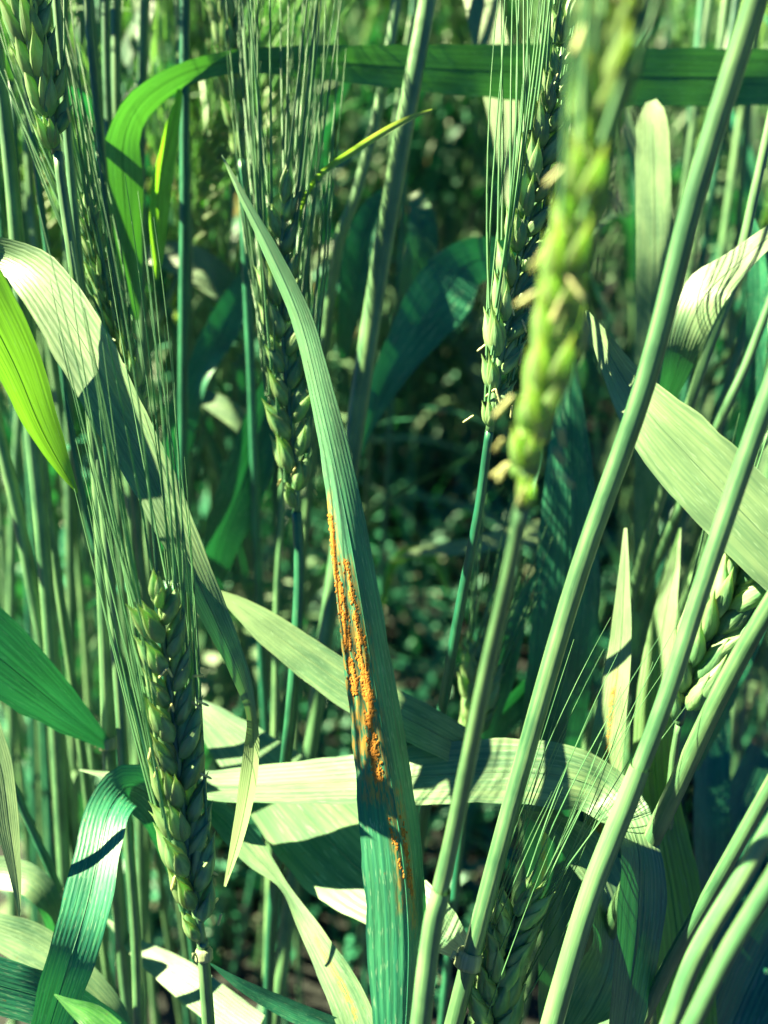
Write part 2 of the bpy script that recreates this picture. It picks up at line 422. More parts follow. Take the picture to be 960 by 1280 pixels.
# ---------------------------------------------------------------- stalks
def stem_curve(pts, N=30, ground=True, drift=(0, 0)):
    S = crom([p[:4] for p in pts], N); cs = [P(s[0], s[1], s[2]) for s in S]; rs = [.86 * s[3] * s[2] / FPX / 2 for s in S]
    if ground:
        d = (cs[-1] - cs[-2]).normalized(); p = cs[-1]; r = rs[-1]
        step = .02
        while p.z > .005 and len(cs) < 120:
            d = (d + Vector((drift[0], drift[1], -1)) * .10).normalized()
            p = p + d * step; r = r + (.0017 - r) * .05
            cs.append(p.copy()); rs.append(r)
        f = (p.z + .004) / max(1e-4, cs[-2].z - p.z)
        cs[-1] = cs[-1] + d * .004
    return cs, rs
def stalk(label, pts, mat=None, seg=12, node=None, ground=True, category='wheat stalk', ages=None, group=None, drift=(0, 0), nodes_at=()):
    """a stalk whose stem follows pts (x, y, depth, width) down and then on to the soil"""
    x0, y0 = pts[0][0], pts[0][1]; cs, rs = stem_curve(pts, ground=ground, drift=drift); tip = None
    if x0 > 960 or x0 < 0 or y0 < 0:                      # the stem goes on upwards past the frame
        d = (cs[0] - cs[1]).normalized(); ex = []; p = cs[0]
        for i in range(12):
            d = (d + Vector((0, 0, .06))).normalized(); p = p + d * .009; ex.append(p)
        cs = ex[::-1] + cs; rs = [rs[0] * (.75 + .25 * (i / 12)) for i in range(12)] + rs; tip = (cs[0], d)
    base = cs[-1].copy()
    root = empty('wheat_stalk', base, label=label, category=category, group=group)
    # swellings at the joints lower down
    L = 0; tot = sum((b - a).length for a, b in zip(cs, cs[1:]))
    mb = MB(); add_tube(mb, cs, rs, seg)
    child('stem', mb.mesh('stem', mat or M_STEM, base), root, base)
    if tip and x0 > 960: top_ear(root, tip[0], tip[1], seed=int(x0) % 5 + 1)
    for frac in nodes_at:
        k = int(frac * (len(cs) - 2)); nb = MB(); tt = (cs[k + 1] - cs[k]).normalized(); r = rs[k]
        add_tube(nb, [cs[k] + tt * r * z for z in (-1.4, -.8, 0, .8, 1.4)], [r * 1.02, r * 1.25, r * 1.38, r * 1.25, r * 1.02], 10)
        child('node', nb.mesh('node', M_COLLAR, cs[k]), root, cs[k])
    return root
def collar(root, x, y, d, w, dirx, diry, tilt=1.0, label=None):
    """the pale ring where a blade leaves its sheath"""
    p = P(x, y, d); t = (P(x + dirx, y + diry, d) - p).normalized(); r = w * d / FPX / 2
    mb = MB(); add_tube(mb, [p + t * r * z for z in (-.7, -.45, 0, .4, .75, .8)], [r * 1.04, r * 1.2, r * 1.26, r * 1.22, r * 1.30, r * 1.05], 14)
    o = child('leaf_collar', mb.mesh('leaf_collar', M_COLLAR, p), root, p)
    # a little hooked auricle clasping the stem
    V = (C0 - p).normalized(); A = t.cross(V).normalized()
    mb = MB(); cs = [p + A * r * 1.1 + V * r * .5, p + A * r * 1.5 + V * r * .9 - t * r * .1, p + A * r * 1.6 + V * r * 1.1 + t * r * .5, p + A * r * 1.3 + V * r * 1.2 + t * r * .6]
    add_tube(mb, cs, [r * .22, r * .2, r * .13, r * .04], 6)
    child('auricle', mb.mesh('auricle', M_COLLAR, p), o, p)
    return o
def sheath(root, pts, grow=1.13):
    """the blade's sheath wrapped round a stem, its free edge a shallow lip"""
    S = crom([p[:4] for p in pts], 24); cs = [P(s[0], s[1], s[2]) for s in S]; rs = [.86 * grow * s[3] * s[2] / FPX / 2 for s in S]
    mb = MB(); n = len(cs); T = tangents(cs); rows = []
    for i in range(n):
        V = (C0 - cs[i]).normalized(); A = T[i].cross(V).normalized(); B = A.cross(T[i]).normalized(); row = []
        for j in range(17):
            f = j / 16; an = R(250) + f * R(380); r = rs[i] * (1 + .10 * f) * (1 - .10 * max(0, 1 - i / 2))
            row.append(mb.add(cs[i] + (A * math.cos(an) + B * math.sin(an)) * r, (f, i * .12)))
        rows.append(row)
    for i in range(n - 1):
        for j in range(16): mb.face((rows[i][j], rows[i][j + 1], rows[i + 1][j + 1], rows[i + 1][j]))
    child('leaf_sheath', mb.mesh('leaf_sheath', M_STEM, cs[0]), root, cs[0])

def top_ear(root, p, d, n=16, seed=0, key='g', width=.011, length=.085):
    """an ear above the frame, simpler"""
    e = merged_ear(seed, key, length, width, n)
    o = child('ear', e, root, p); o.rotation_euler = d.to_track_quat('Z', 'Y').to_euler(); return o

EARC = {}
def merged_ear(seed, key='g', length=.085, width=.011, n=16, awn=.085):
    k = (seed, key)
    if k in EARC: return EARC[k]
    rnd = random.Random(seed); mb = MB(); bend = rnd.uniform(-.25, .25)
    pts = [Vector((bend * (z * z) * length, 0, z * length)) for z in [i / 8 for i in range(9)]]
    add_tube(mb, pts, [.0011] * 9, 5)
    for i in range(n):
        t = i / n; p = Vector((bend * t * t * length, 0, t * length)); s = 1 if i % 2 else -1
        ln = width * .95 * min(1, .6 + t * 3) * (1 if t < .6 else 1 - (t - .6) * .7)
        m = Matrix.Translation(p + Vector((s * width * .17, 0, 0))) @ Matrix.Rotation(R(20) * s, 4, 'Y') @ Matrix.Rotation(0 if s > 0 else math.pi, 4, 'Z') @ Matrix.Scale(ln, 4)
        for ang, z in ((-18, 0), (18, 0), (0, .12)):
            a = R(ang); floret(mb, 1, .2, m @ Matrix.Translation((.03, math.sin(a) * .12, z)) @ Matrix.Rotation(-a, 4, 'X'), 5)
        for w in range(3):
            d = (Vector((s * .14 + rnd.gauss(0, .07), rnd.gauss(0, .10), 1))).normalized()
            q = p + Vector((s * width * .4, 0, ln * .9)); L = awn * rnd.uniform(.7, 1.1)
            add_tube(mb, [q, q + d * L * .5, q + d * L + Vector((rnd.gauss(0, .004), rnd.gauss(0, .004), 0))], [.00040, .00030, .00010], 3, cap=False)
    EARC[k] = mb.mesh('ear', M_EARY if key == 'y' else M_EAR); return EARC[k]

# ================================================================ the stalks in front
UPV = lambda dx, dy, dz=0: (RT * dx + UP * dy + FW * dz).normalized()

# tall bare stem crossing the right of the picture, with the blade that leaves its collar
s1 = stalk('tall pale stem in front of the broad leaf, a blade at its low collar',
           [(1010, -190, .135, 36), (945, 0, .148, 35), (872, 230, .16, 33), (806, 480, .172, 31), (722, 720, .184, 29), (645, 985, .192, 27), (590, 1190, .197, 27)], nodes_at=())
cs1 = collar(s1, 586, 1198, .197, 27, -8, 40)
leaf([(228, 872, .262, 12, 20), (262, 900, .258, 34, 32), (330, 965, .25, 70, 34), (410, 1050, .24, 100, 32), (470, 1105, .232, 92, 22), (530, 1145, .222, 66, -10), (565, 1175, .208, 42, -15), (586, 1194, .2, 22, 0)],
     M_PALE, parent=s1, fold=.12)
# second long stem on the right
s2 = stalk('long stem at right passing the yellowing leaf down to a cupped blade',
           [(1040, 300, .15, 28), (962, 490, .16, 29), (882, 720, .17, 28), (830, 880, .176, 27), (782, 1005, .182, 26.5), (740, 1110, .187, 26.5), (702, 1235, .192, 27), (684, 1300, .194, 27)])
sheath(s2, [(800, 958, .179, 27), (782, 1005, .182, 26.5), (740, 1110, .187, 26.5), (702, 1235, .192, 27), (684, 1300, .194, 27)])
leaf([(650, 1012, 0.222, 4, -44.1), (700, 1034, 0.224, 26, -44.7), (742, 1078, 0.222, 44, -45.8), (768, 1140, 0.218, 62, -47.2), (768, 1200, 0.213, 72, -48.5), (742, 1255, 0.208, 70, 20), (712, 1300, 0.2, 40, 20), (690, 1340, 0.195, 30, 0)],
     M_PALE, parent=s2, fold=.25)
s3 = stalk('bright stem on the right ending behind the dark curled leaf', [(1040, 640, .168, 26), (962, 757, .176, 27), (900, 868, .186, 28), (838, 1000, .199, 28), (780, 1120, .212, 27), (740, 1210, .223, 26)])
s4 = stalk('thin yellow green stem at the right edge, behind the shaded thick stem', [(1030, 860, .165, 19), (958, 990, .175, 20), (898, 1098, .184, 21), (840, 1200, .194, 20), (800, 1280, .202, 20)])
s5 = stalk('thick half shaded stem at the lower right edge', [(1040, 905, .142, 24), (975, 1015, .148, 25), (929, 1093, .152, 25), (870, 1193, .157, 26), (838, 1277, .161, 26), (815, 1340, .165, 26)])
s6 = stalk('bright pale stem in the lower right corner', [(1055, 948, .128, 23), (1000, 1040, .132, 24), (948, 1127, .137, 25), (908, 1193, .141, 25), (866, 1277, .146, 25), (838, 1335, .15, 25)])
s7 = stalk('upright stem behind the rusted leaf, in front of the arched dark leaf',
           [(560, -180, .235, 26), (534, 0, .247, 27), (518, 90, .25, 28), (490, 245, .26, 29), (468, 375, .268, 29), (446, 520, .274, 29), (424, 680, .28, 26), (398, 860, .285, 24), (372, 1060, .29, 22), (342, 1290, .297, 20)], drift=(.1, 0))
collar(s7, 371, 1066, .2902, 20, -10, 60)

# near blurred ear, its stem running down beside the rusted leaf
s8 = stalk('near blurred yellow flowering ear on a pale stem beside the rusted leaf',
           [(652, 632, .124, 20), (640, 700, .13, 21), (606, 850, .145, 22), (565, 1050, .163, 24), (540, 1160, .168, 25), (524, 1290, .172, 26)])
ear([(653, 636, .124), (663, 560, .12), (684, 470, .116), (702, 370, .112), (722, 270, .108), (742, 170, .105), (762, 60, .102), (778, -60, .099), (790, -140, .098)], .0076, 34, s8, awn_len=.075, awn_dir=UPV(.16, 1, -.1), key='y', turn=80, seed=4, anthers=40, awn_per=2, spread=.05, awn_from=.35, awn_r=.0004)
sheath(s8, [(552, 1112, .1655, 24.6), (540, 1160, .168, 25), (524, 1290, .172, 26)])
# green ear at left with its long awns
s9 = stalk('shaded green ear at lower left, its long straight awns fanning up the picture',
           [(253, 1176, .19, 17), (257, 1230, .193, 18), (262, 1300, .196, 19)])
ear([(252, 1180, .19), (243, 1120, .189), (234, 1060, .188), (226, 990, .187), (219, 920, .185), (211, 850, .183), (203, 790, .18), (197, 745, .177)], .0100, 21, s9, awn_len=.082, awn_r=.00034, awn_dir=UPV(-.19, 1, .12), spread=.05, awn_per=2, seed=11, anthers=14, turn=20)
collar(s9, 255, 1192, .1902, 18, 0, 40)
# mid ear behind the tip of the rusted leaf
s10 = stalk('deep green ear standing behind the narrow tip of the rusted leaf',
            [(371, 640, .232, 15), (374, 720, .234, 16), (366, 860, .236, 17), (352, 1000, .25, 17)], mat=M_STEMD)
ear([(371, 640, .232), (369, 580, .231), (362, 510, .23), (355, 440, .229), (351, 370, .228), (352, 300, .227), (356, 240, .226)], .0100, 19, s10, awn_len=.105, awn_r=.00045, awn_dir=UPV(.02, 1, .1), spread=.055, seed=21, turn=10, anthers=4, awn_per=3)
# right hand ear behind the near blurred one
s11 = stalk('slender green ear with pale anthers just left of the near blurred ear',
            [(612, 538, .205, 13), (598, 640, .212, 14), (575, 760, .222, 15), (552, 890, .235, 15)], mat=M_STEMD)
ear([(612, 540, .205), (622, 470, .204), (634, 400, .203), (650, 320, .202), (666, 240, .2), (682, 160, .198), (700, 80, .196), (712, 20, .195)], .0088, 24, s11, awn_len=.075, awn_r=.0004, awn_dir=UPV(.12, 1, .05), spread=.07, seed=31, turn=30, anthers=16)
# fat ear at the right edge
s12 = stalk('plump lit ear at the right edge, leaning behind the bright stems',
            [(848, 906, .216, 9), (842, 950, .22, 12), (832, 1080, .236, 15), (826, 1200, .25, 15)], mat=M_STEM)
ear([(848, 905, .216), (861, 862, .2155), (878, 820, .215), (898, 775, .2145), (916, 735, .214), (930, 700, .2135), (940, 672, .213)], .0145, 15, s12, awn_len=.05, awn_dir=UPV(.45, 1, .1), spread=.12, seed=41, turn=15, plump=1.0)
# low shaded ear with fine awns
s13 = stalk('low shaded ear at the bottom with fine green awns crossing the bent leaf',
            [(606, 1340, .205, 14), (602, 1400, .21, 15)], mat=M_STEMD)
ear([(606, 1345, .205), (614, 1290, .204), (622, 1230, .203), (634, 1175, .202), (648, 1130, .2)], .0120, 15, s13, awn_len=.062, awn_dir=UPV(.42, 1, -.1), spread=.10, seed=51, turn=20, awn_r=.00022)
# dim ear seen behind the stems
s14 = stalk('dim shaded ear behind the pale stem of the near ear',
            [(585, 930, .26, 12), (580, 1000, .265, 12), (570, 1100, .275, 13)], mat=M_STEMD)
ear([(585, 930, .26), (592, 890, .259), (600, 850, .258), (606, 815, .257)], .0105, 10, s14, awn_len=.04, awn_dir=UPV(.28, 1, 0), spread=.10, seed=61, turn=40)
# top left ear
s15 = stalk('flowering ear in the top left corner with a dark stem below it',
            [(72, 190, .205, 14), (80, 250, .207, 15), (92, 330, .21, 16), (108, 450, .218, 17), (122, 600, .228, 18), (130, 760, .236, 19), (136, 930, .245, 20)], mat=M_STEM)
ear([(71, 192, .205), (62, 140, .203), (52, 90, .201), (40, 40, .199), (28, -20, .197), (16, -80, .196)], .0105, 14, s15, awn_len=.07, awn_dir=UPV(-.2, 1, .05), spread=.12, seed=71, turn=60, anthers=9, awn_per=1)
collar(s15, 136, 928, .245, 20, 2, 40)
leaf([(-70, 770, .21, 92, -26), (-20, 808, .215, 84, -26), (40, 856, .224, 62, -26), (90, 897, .234, 38, -26), (134, 931, .243, 12, -20)], M_LEAF, parent=s15, fold=.35, wav=.02)
# thin flowering ear between the leaves at left
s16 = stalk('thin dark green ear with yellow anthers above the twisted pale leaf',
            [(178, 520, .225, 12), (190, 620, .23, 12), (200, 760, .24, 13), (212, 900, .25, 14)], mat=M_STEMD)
ear([(178, 520, .225), (166, 470, .224), (150, 420, .223), (134, 370, .222), (120, 315, .221), (108, 260, .22)], .0080, 17, s16, awn_len=.085, awn_r=.00042, awn_dir=UPV(-.30, 1, .08), spread=.06, seed=81, turn=70, anthers=9, awn_per=2)
# ear near the top, left of centre
s17 = stalk('narrow ear at the top beside the straight dark stem',
            [(303, 200, .27, 12), (306, 300, .275, 13), (312, 420, .285, 14), (318, 600, .3, 14)], mat=M_STEMD)
ear([(303, 200, .27), (298, 140, .268), (290, 80, .266), (283, 20, .264), (278, -40, .262)], .010, 15, s17, awn_len=.08, awn_r=.0004, awn_dir=UPV(-.03, 1, .1), spread=.05, seed=91, turn=50, anthers=5)

# bare stems on the left and in the gap
k = 0
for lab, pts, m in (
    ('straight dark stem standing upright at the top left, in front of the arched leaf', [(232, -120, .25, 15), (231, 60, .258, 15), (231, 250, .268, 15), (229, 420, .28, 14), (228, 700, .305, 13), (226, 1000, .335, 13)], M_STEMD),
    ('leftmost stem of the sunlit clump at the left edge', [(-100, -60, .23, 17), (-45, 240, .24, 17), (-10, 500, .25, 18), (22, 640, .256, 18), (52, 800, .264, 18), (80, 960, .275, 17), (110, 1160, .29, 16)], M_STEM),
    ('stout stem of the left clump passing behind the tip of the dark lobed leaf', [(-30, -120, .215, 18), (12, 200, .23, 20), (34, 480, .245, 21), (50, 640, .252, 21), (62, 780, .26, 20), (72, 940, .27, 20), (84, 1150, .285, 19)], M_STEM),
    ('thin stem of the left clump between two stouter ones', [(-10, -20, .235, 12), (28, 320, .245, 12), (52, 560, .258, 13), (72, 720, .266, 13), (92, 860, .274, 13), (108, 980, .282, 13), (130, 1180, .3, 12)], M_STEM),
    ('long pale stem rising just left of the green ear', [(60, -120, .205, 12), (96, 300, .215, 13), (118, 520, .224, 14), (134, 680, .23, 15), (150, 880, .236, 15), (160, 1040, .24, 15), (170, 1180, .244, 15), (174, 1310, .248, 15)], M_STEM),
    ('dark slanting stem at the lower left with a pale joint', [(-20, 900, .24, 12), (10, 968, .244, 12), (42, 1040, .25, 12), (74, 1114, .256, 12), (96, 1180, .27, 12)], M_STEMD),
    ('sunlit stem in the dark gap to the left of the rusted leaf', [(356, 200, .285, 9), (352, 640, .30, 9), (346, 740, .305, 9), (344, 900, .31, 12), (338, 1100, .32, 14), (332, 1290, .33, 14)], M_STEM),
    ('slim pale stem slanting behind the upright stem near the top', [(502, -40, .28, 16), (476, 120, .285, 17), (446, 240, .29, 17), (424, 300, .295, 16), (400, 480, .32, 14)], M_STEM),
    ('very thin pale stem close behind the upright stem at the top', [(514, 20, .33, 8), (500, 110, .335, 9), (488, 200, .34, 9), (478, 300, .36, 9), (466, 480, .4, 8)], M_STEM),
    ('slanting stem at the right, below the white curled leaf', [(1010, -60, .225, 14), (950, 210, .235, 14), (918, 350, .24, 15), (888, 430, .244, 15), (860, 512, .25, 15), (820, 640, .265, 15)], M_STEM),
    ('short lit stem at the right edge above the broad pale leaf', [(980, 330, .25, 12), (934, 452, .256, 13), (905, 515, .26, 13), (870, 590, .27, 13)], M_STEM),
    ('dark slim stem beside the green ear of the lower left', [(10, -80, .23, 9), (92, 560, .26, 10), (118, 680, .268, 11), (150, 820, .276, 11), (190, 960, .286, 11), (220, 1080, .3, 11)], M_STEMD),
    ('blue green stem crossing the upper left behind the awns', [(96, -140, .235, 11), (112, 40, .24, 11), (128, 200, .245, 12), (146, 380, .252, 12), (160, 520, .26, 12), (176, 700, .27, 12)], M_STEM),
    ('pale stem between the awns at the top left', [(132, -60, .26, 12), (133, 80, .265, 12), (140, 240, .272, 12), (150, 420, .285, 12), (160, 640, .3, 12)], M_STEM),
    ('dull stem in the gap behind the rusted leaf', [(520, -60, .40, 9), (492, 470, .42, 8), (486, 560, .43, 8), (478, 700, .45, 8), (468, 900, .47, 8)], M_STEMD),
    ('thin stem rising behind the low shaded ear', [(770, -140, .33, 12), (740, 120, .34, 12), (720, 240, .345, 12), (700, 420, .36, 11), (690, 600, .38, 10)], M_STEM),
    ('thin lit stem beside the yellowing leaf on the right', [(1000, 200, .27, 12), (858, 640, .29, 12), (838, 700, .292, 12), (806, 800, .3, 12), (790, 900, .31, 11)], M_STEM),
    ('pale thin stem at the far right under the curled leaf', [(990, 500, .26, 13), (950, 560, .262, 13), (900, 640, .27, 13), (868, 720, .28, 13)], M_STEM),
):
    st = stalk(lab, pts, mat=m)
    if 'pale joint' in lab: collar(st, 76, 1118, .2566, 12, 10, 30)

# ================================================================ single blades
leaf([(277, 194, .205, 2, 30), (300, 240, .205, 9, 20), (340, 318, .205, 20, 10), (376, 400, .205, 27, 20), (402, 500, .204, 32, 24), (424, 600, .203, 40, 14), (440, 690, .201, 50, -6), (456, 790, .199, 58, -14), (472, 890, .197, 64, -18), (486, 980, .195, 70, -26), (499, 1080, .192, 76, -34), (505, 1170, .189, 76, -36), (504, 1250, .186, 66, -36), (500, 1330, .183, 46, -36)],
     M_LEAF, 'long upright leaf with a band of orange rust along its left edge', fold=-.5, N=70, M=13,
     age=[(0, .6), (.06, .35), (.3, .25), (.42, .08), (1, 0)],  # upper part coloured paler, standing in for the sunlight on it
     rust=[(.40, .95, .66, .75, .3), (.47, .35, .56, .25, .25), (.55, .2, .70, .45, .35), (.73, .1, .82, .1, .1), (.73, -.22, .84, -.25, .12)],
     spots=[(.405, .9, .50, .82, .12, 420, .00045), (.48, .82, .60, .72,   .13, 620, .00045), (.455, .40, .54, .25, .10, 200, .0004), (.54, .28, .62, .32, .15, 620, .00045), (.60, .35, .695, .42, .14, 560, .00045),
            (.735, .22, .80, .05, .05, 75, .00036), (.735, -.14, .825, -.22, .09, 170, .00038)])
leaf([(-220, 440, .225, 12, -10), (-150, 360, .22, 40, -20), (-60, 318, .215, 60, -20), (0, 318, .212, 42, -10), (45, 345, .208, 62, 5), (100, 424, .204, 70, 18), (148, 515, .2, 66, 22), (195, 606, .198, 56, 12), (232, 690, .196, 44, -14), (268, 770, .196, 34, -24), (298, 838, .197, 24, -30), (314, 890, .199, 13, 0), (316, 935, .204, 19, 35), (310, 985, .207, 22, 38), (298, 1045, .208, 16, 35), (281, 1108, .208, 3, 30)],
     M_PALE, 'broad pale leaf arching in from the left edge and twisting to a hanging yellow tip', fold=.22, N=80, M=11, wav=.08,
     age=[(0, .1), (.3, .25), (.42, .12), (.74, .08), (.81, .55), (1, .9)])
leaf([(-170, 90, .186, 12, -30), (-120, 190, .188, 40, -36), (-60, 300, .19, 62, -40), (-12, 392, .192, 64, -42), (21, 458, .194, 56, -42), (52, 534, .195, 40, -40), (80, 588, .196, 18, -35), (97, 616, .196, 2, -30)],
     M_BRIGHT, 'bright yellow green leaf glowing against the light at the left edge', fold=.18, N=40, M=11)
leaf([(1420, 190, .30, 8, 0), (1320, 140, .296, 28, 4), (1180, 106, .29, 50, 7), (1040, 96, .285, 62, 7), (960, 97, .282, 64, 7), (800, 96, .277, 66, 7), (640, 90, .272, 62, 7), (520, 85, .268, 52, 7), (400, 78, .264, 38, 5), (310, 76, .26, 28, 1), (250, 86, .258, 26, -6), (200, 110, .256, 30, -16), (168, 140, .254, 36, -26), (154, 180, .252, 42, -34), (155, 240, .251, 42, -38), (160, 300, .25, 32, -40), (168, 370, .25, 14, -40), (172, 400, .25, 3, -30)],
     M_ARCH, 'long dark leaf arching across the top, its bent end glowing green', fold=.05, N=80, M=11, wav=.12)
leaf([(733, 388, .215, 3, 20), (752, 425, .213, 22, 30), (778, 472, .21, 38, 32), (812, 518, .206, 64, 28), (858, 568, .203, 84, 26), (910, 622, .2, 90, 22), (975, 690, .197, 88, 18), (1050, 770, .195, 74, 10), (1140, 860, .193, 52, 10), (1230, 940, .192, 24, 5), (1270, 975, .192, 8, 0)],
     M_PALE, 'broad pale leaf slanting down behind the two long stems at right', fold=.14, N=50, M=11, age=[(0, .3), (.3, .2), (1, .15)])
leaf([(99, 962, 0.236, 2, 10), (140, 970, 0.235, 10, 20), (200, 974, 0.233, 18, 30), (262, 982, 0.231, 36, 38), (340, 980, 0.229, 48, 40), (440, 975, 0.226, 60, 36), (540, 968, 0.222, 72, 26), (640, 964, 0.219, 78, 14), (710, 972, 0.216, 78, -6), (760, 994, 0.214, 60, -24), (797, 1052, 0.201, 46, -45.2), (800, 1130, 0.198, 58, -47), (792, 1210, 0.196, 50, -48.6), (775, 1320, 0.196, 34, -50.5)],
     M_PALE, 'pale leaf lying level across the picture and bending down on the right', fold=.14, N=80, M=11, wav=.04)
leaf([(271, 738, .232, 3, 0), (296, 756, .231, 22, 14), (336, 786, .229, 38, 20), (392, 828, .227, 46, 20), (450, 868, .225, 50, 22), (520, 903, .224, 50, 24), (580, 936, .226, 44, 20), (640, 975, .232, 34, 10), (700, 1030, .24, 24, 0)],
     M_PALE, 'leaf slanting down from a yellow tip to pass behind the rusted leaf', fold=.16, age=[(0, .7), (.10, .35), (.3, .05), (1, 0)])
leaf([(250, 998, .238, 8, 20), (284, 1028, .235, 30, 24), (320, 1068, .231, 30, 20), (355, 1108, .227, 11, -10), (380, 1150, .222, 22, 10), (408, 1198, .216, 36, 24), (436, 1250, .211, 46, 22), (462, 1320, .206, 50, 20)],
     M_PALE, 'narrow twisted leaf with a faint orange streak at the bottom', fold=.2, rust=[(.6, .05, .85, .0, .1)], wav=.06)
leaf([(232, 1140, .245, 8, -40), (214, 1060, .238, 30, -40), (190, 1000, .228, 50, -30), (160, 984, .222, 56, -4), (136, 1012, .214, 54, 16), (122, 1070, .206, 56, 22), (106, 1140, .2, 60, 10), (82, 1220, .194, 58, -28), (58, 1300, .19, 46, -36)],
     M_LEAF, 'ribbed green leaf folded over at the lower left beside the ear', fold=.12, N=60, M=11)
leaf([(-40, 1150, .235, 30, 10), (30, 1176, .233, 46, -12), (84, 1210, .231, 42, -10), (140, 1262, .23, 26, -20), (170, 1310, .232, 10, -20)], M_PALE, 'grey green leaf lying low beside the left edge', fold=.2)
leaf([(-60, 1212, .2, 56, -10), (0, 1232, .202, 60, -16), (60, 1250, .205, 56, -20), (120, 1282, .21, 44, -22), (180, 1320, .216, 30, -22)], M_LEAF, 'flat dark leaf across the bottom left corner', fold=.16)
leaf([(134, 1150, .268, 3, 10), (170, 1184, .262, 20, -4), (215, 1214, .255, 34, -20), (262, 1248, .248, 40, -22), (320, 1290, .24, 40, 12)], M_PALE, 'grey green leaf slanting under the foot of the green ear', fold=.2)
leaf([(68, 1243, .184, 2, 0), (88, 1256, .183, 12, -30), (112, 1270, .182, 22, -40), (140, 1294, .181, 26, -40)], M_BRIGHT, 'small bright leaf tip at the bottom left', fold=.3)
leaf([(262, 1204, .205, 2, 0), (300, 1230, .206, 12, -20), (350, 1256, .208, 20, -24), (420, 1286, .21, 24, -20)], M_LEAF, 'thin green leaf beside the foot of the left ear', fold=.3)
leaf([(814, 126, 0.265, 12, 20), (815, 150, 0.265, 36, 24), (817, 230, 0.268, 42, 20), (818, 330, 0.272, 44, 0.5), (815, 430, 0.277, 42, -5.6), (811, 560, 0.284, 34, -13.5), (806, 700, 0.292, 28, -21.4), (800, 860, 0.303, 24, -29.1), (792, 1000, 0.32, 18, -34.4)],
     M_PALE, 'upright round ended leaf standing at the upper right, pale above and dark below', fold=.16, N=60, age=[(0, .3), (.2, .1), (.35, 0), (1, 0)])  # sunlit upper end painted paler, fading out where the blade goes dark
leaf([(588, -80, .285, 46, 26), (603, 0, .284, 44, 26), (618, 80, .283, 42, 26), (634, 160, .282, 38, 26), (646, 240, .281, 30, 24), (654, 310, .28, 15, 20), (657, 345, .28, 3, 20)], M_PALE, 'dusty pale leaf hanging down from the top right of centre', fold=.1, age=[(0, .3), (1, .4)])
leaf([(1190, 215, .21, 8, 20), (1110, 232, .216, 26, 26), (1030, 262, .22, 38, 30), (962, 296, .222, 26, 36), (920, 330, .224, 34, 44), (884, 364, .225, 54, 44), (862, 408, .228, 50, 8), (846, 460, .234, 34, -24), (826, 520, .244, 16, -30), (812, 560, .25, 4, -20)], M_PALE, 'white topped curled leaf bending over at the upper right', fold=.12, age=[(0, .3), (.5, .35), (.64, .2), (.72, 0), (1, 0)])  # sunlight on the top painted in as a paler colour up to the bend
leaf([(934, 255, 0.25, 2, 10), (944, 300, 0.252, 18, 24), (948, 360, 0.256, 24, 14), (944, 440, 0.262, 26, -6.2), (934, 520, 0.27, 22, -11.1), (920, 620, 0.285, 18, -17), (900, 760, 0.31, 14, -24.5)], M_LEAF, 'narrow upright leaf with one sunlit edge near the right side', fold=.3)
leaf([(716, 440, 0.257, 5, -5.2), (712, 490, 0.257, 30, -8.3), (712, 570, 0.258, 54, -13.1), (712, 660, 0.26, 72, -18.3), (710, 760, 0.264, 82, -23.5), (700, 860, 0.269, 80, -28.1), (690, 960, 0.276, 70, -32), (684, 1060, 0.285, 50, -35.3), (680, 1160, 0.302, 34, -38)],
     M_LEAF, 'wide upright leaf in blue shade behind the tall pale stem', fold=-.22, N=60, M=11, rust=[(.8, .2, .92, .25, .12)])
leaf([(782, 660, 0.229, 4, 20), (780, 720, 0.227, 14, 20), (776, 800, 0.225, 26, 20), (766, 880, 0.223, 36, 22), (756, 960, 0.224, 42, 22), (748, 1040, 0.227, 38, 16), (742, 1130, 0.235, 32, -20), (738, 1250, 0.247, 26, -24)],
     M_PALE, 'upright yellowish leaf with an orange streak, just right of the tall stem', fold=.14, rust=[(.3, .1, .75, -.1, .14)], age=[(0, .2), (.5, .45), (1, .2)], spots=[(.34, .12, .56, .0, .12, 120, .00026), (.56, .0, .78, -.12, .14, 170, .00028)])
leaf([(850, 660, 0.246, 3, 0), (840, 720, 0.242, 18, 20), (826, 800, 0.238, 34, 22), (818, 880, 0.234, 44, 22), (818, 960, 0.231, 50, 18), (828, 1040, 0.228, 56, -37.7), (842, 1120, 0.226, 62, -40), (852, 1200, 0.224, 70, -42), (858, 1310, 0.222, 78, -44.2)],
     M_BRIGHT, 'long yellow green leaf widening downward behind the second stem', fold=.16, N=60, M=11, age=[(0, .2), (.4, .35), (.55, .1), (1, 0)])
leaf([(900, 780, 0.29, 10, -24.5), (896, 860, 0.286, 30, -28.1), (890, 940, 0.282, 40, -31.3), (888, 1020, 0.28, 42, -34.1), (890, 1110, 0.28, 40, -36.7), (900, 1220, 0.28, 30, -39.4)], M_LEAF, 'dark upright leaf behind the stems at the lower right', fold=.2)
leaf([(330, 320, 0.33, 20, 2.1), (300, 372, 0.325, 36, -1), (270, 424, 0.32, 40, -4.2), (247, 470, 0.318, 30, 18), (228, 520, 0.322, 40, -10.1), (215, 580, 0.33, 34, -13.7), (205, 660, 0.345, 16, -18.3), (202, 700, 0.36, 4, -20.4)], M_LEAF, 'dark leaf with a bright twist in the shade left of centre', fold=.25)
leaf([(352, 440, 0.3, 12, -5.2), (330, 520, 0.3, 44, -10.1), (302, 610, 0.302, 58, -15.4), (276, 680, 0.308, 44, -19.4), (256, 760, 0.32, 20, -23.5)], M_LEAF, 'broad dark leaf in deep shade behind the green ear of the centre', fold=.2)
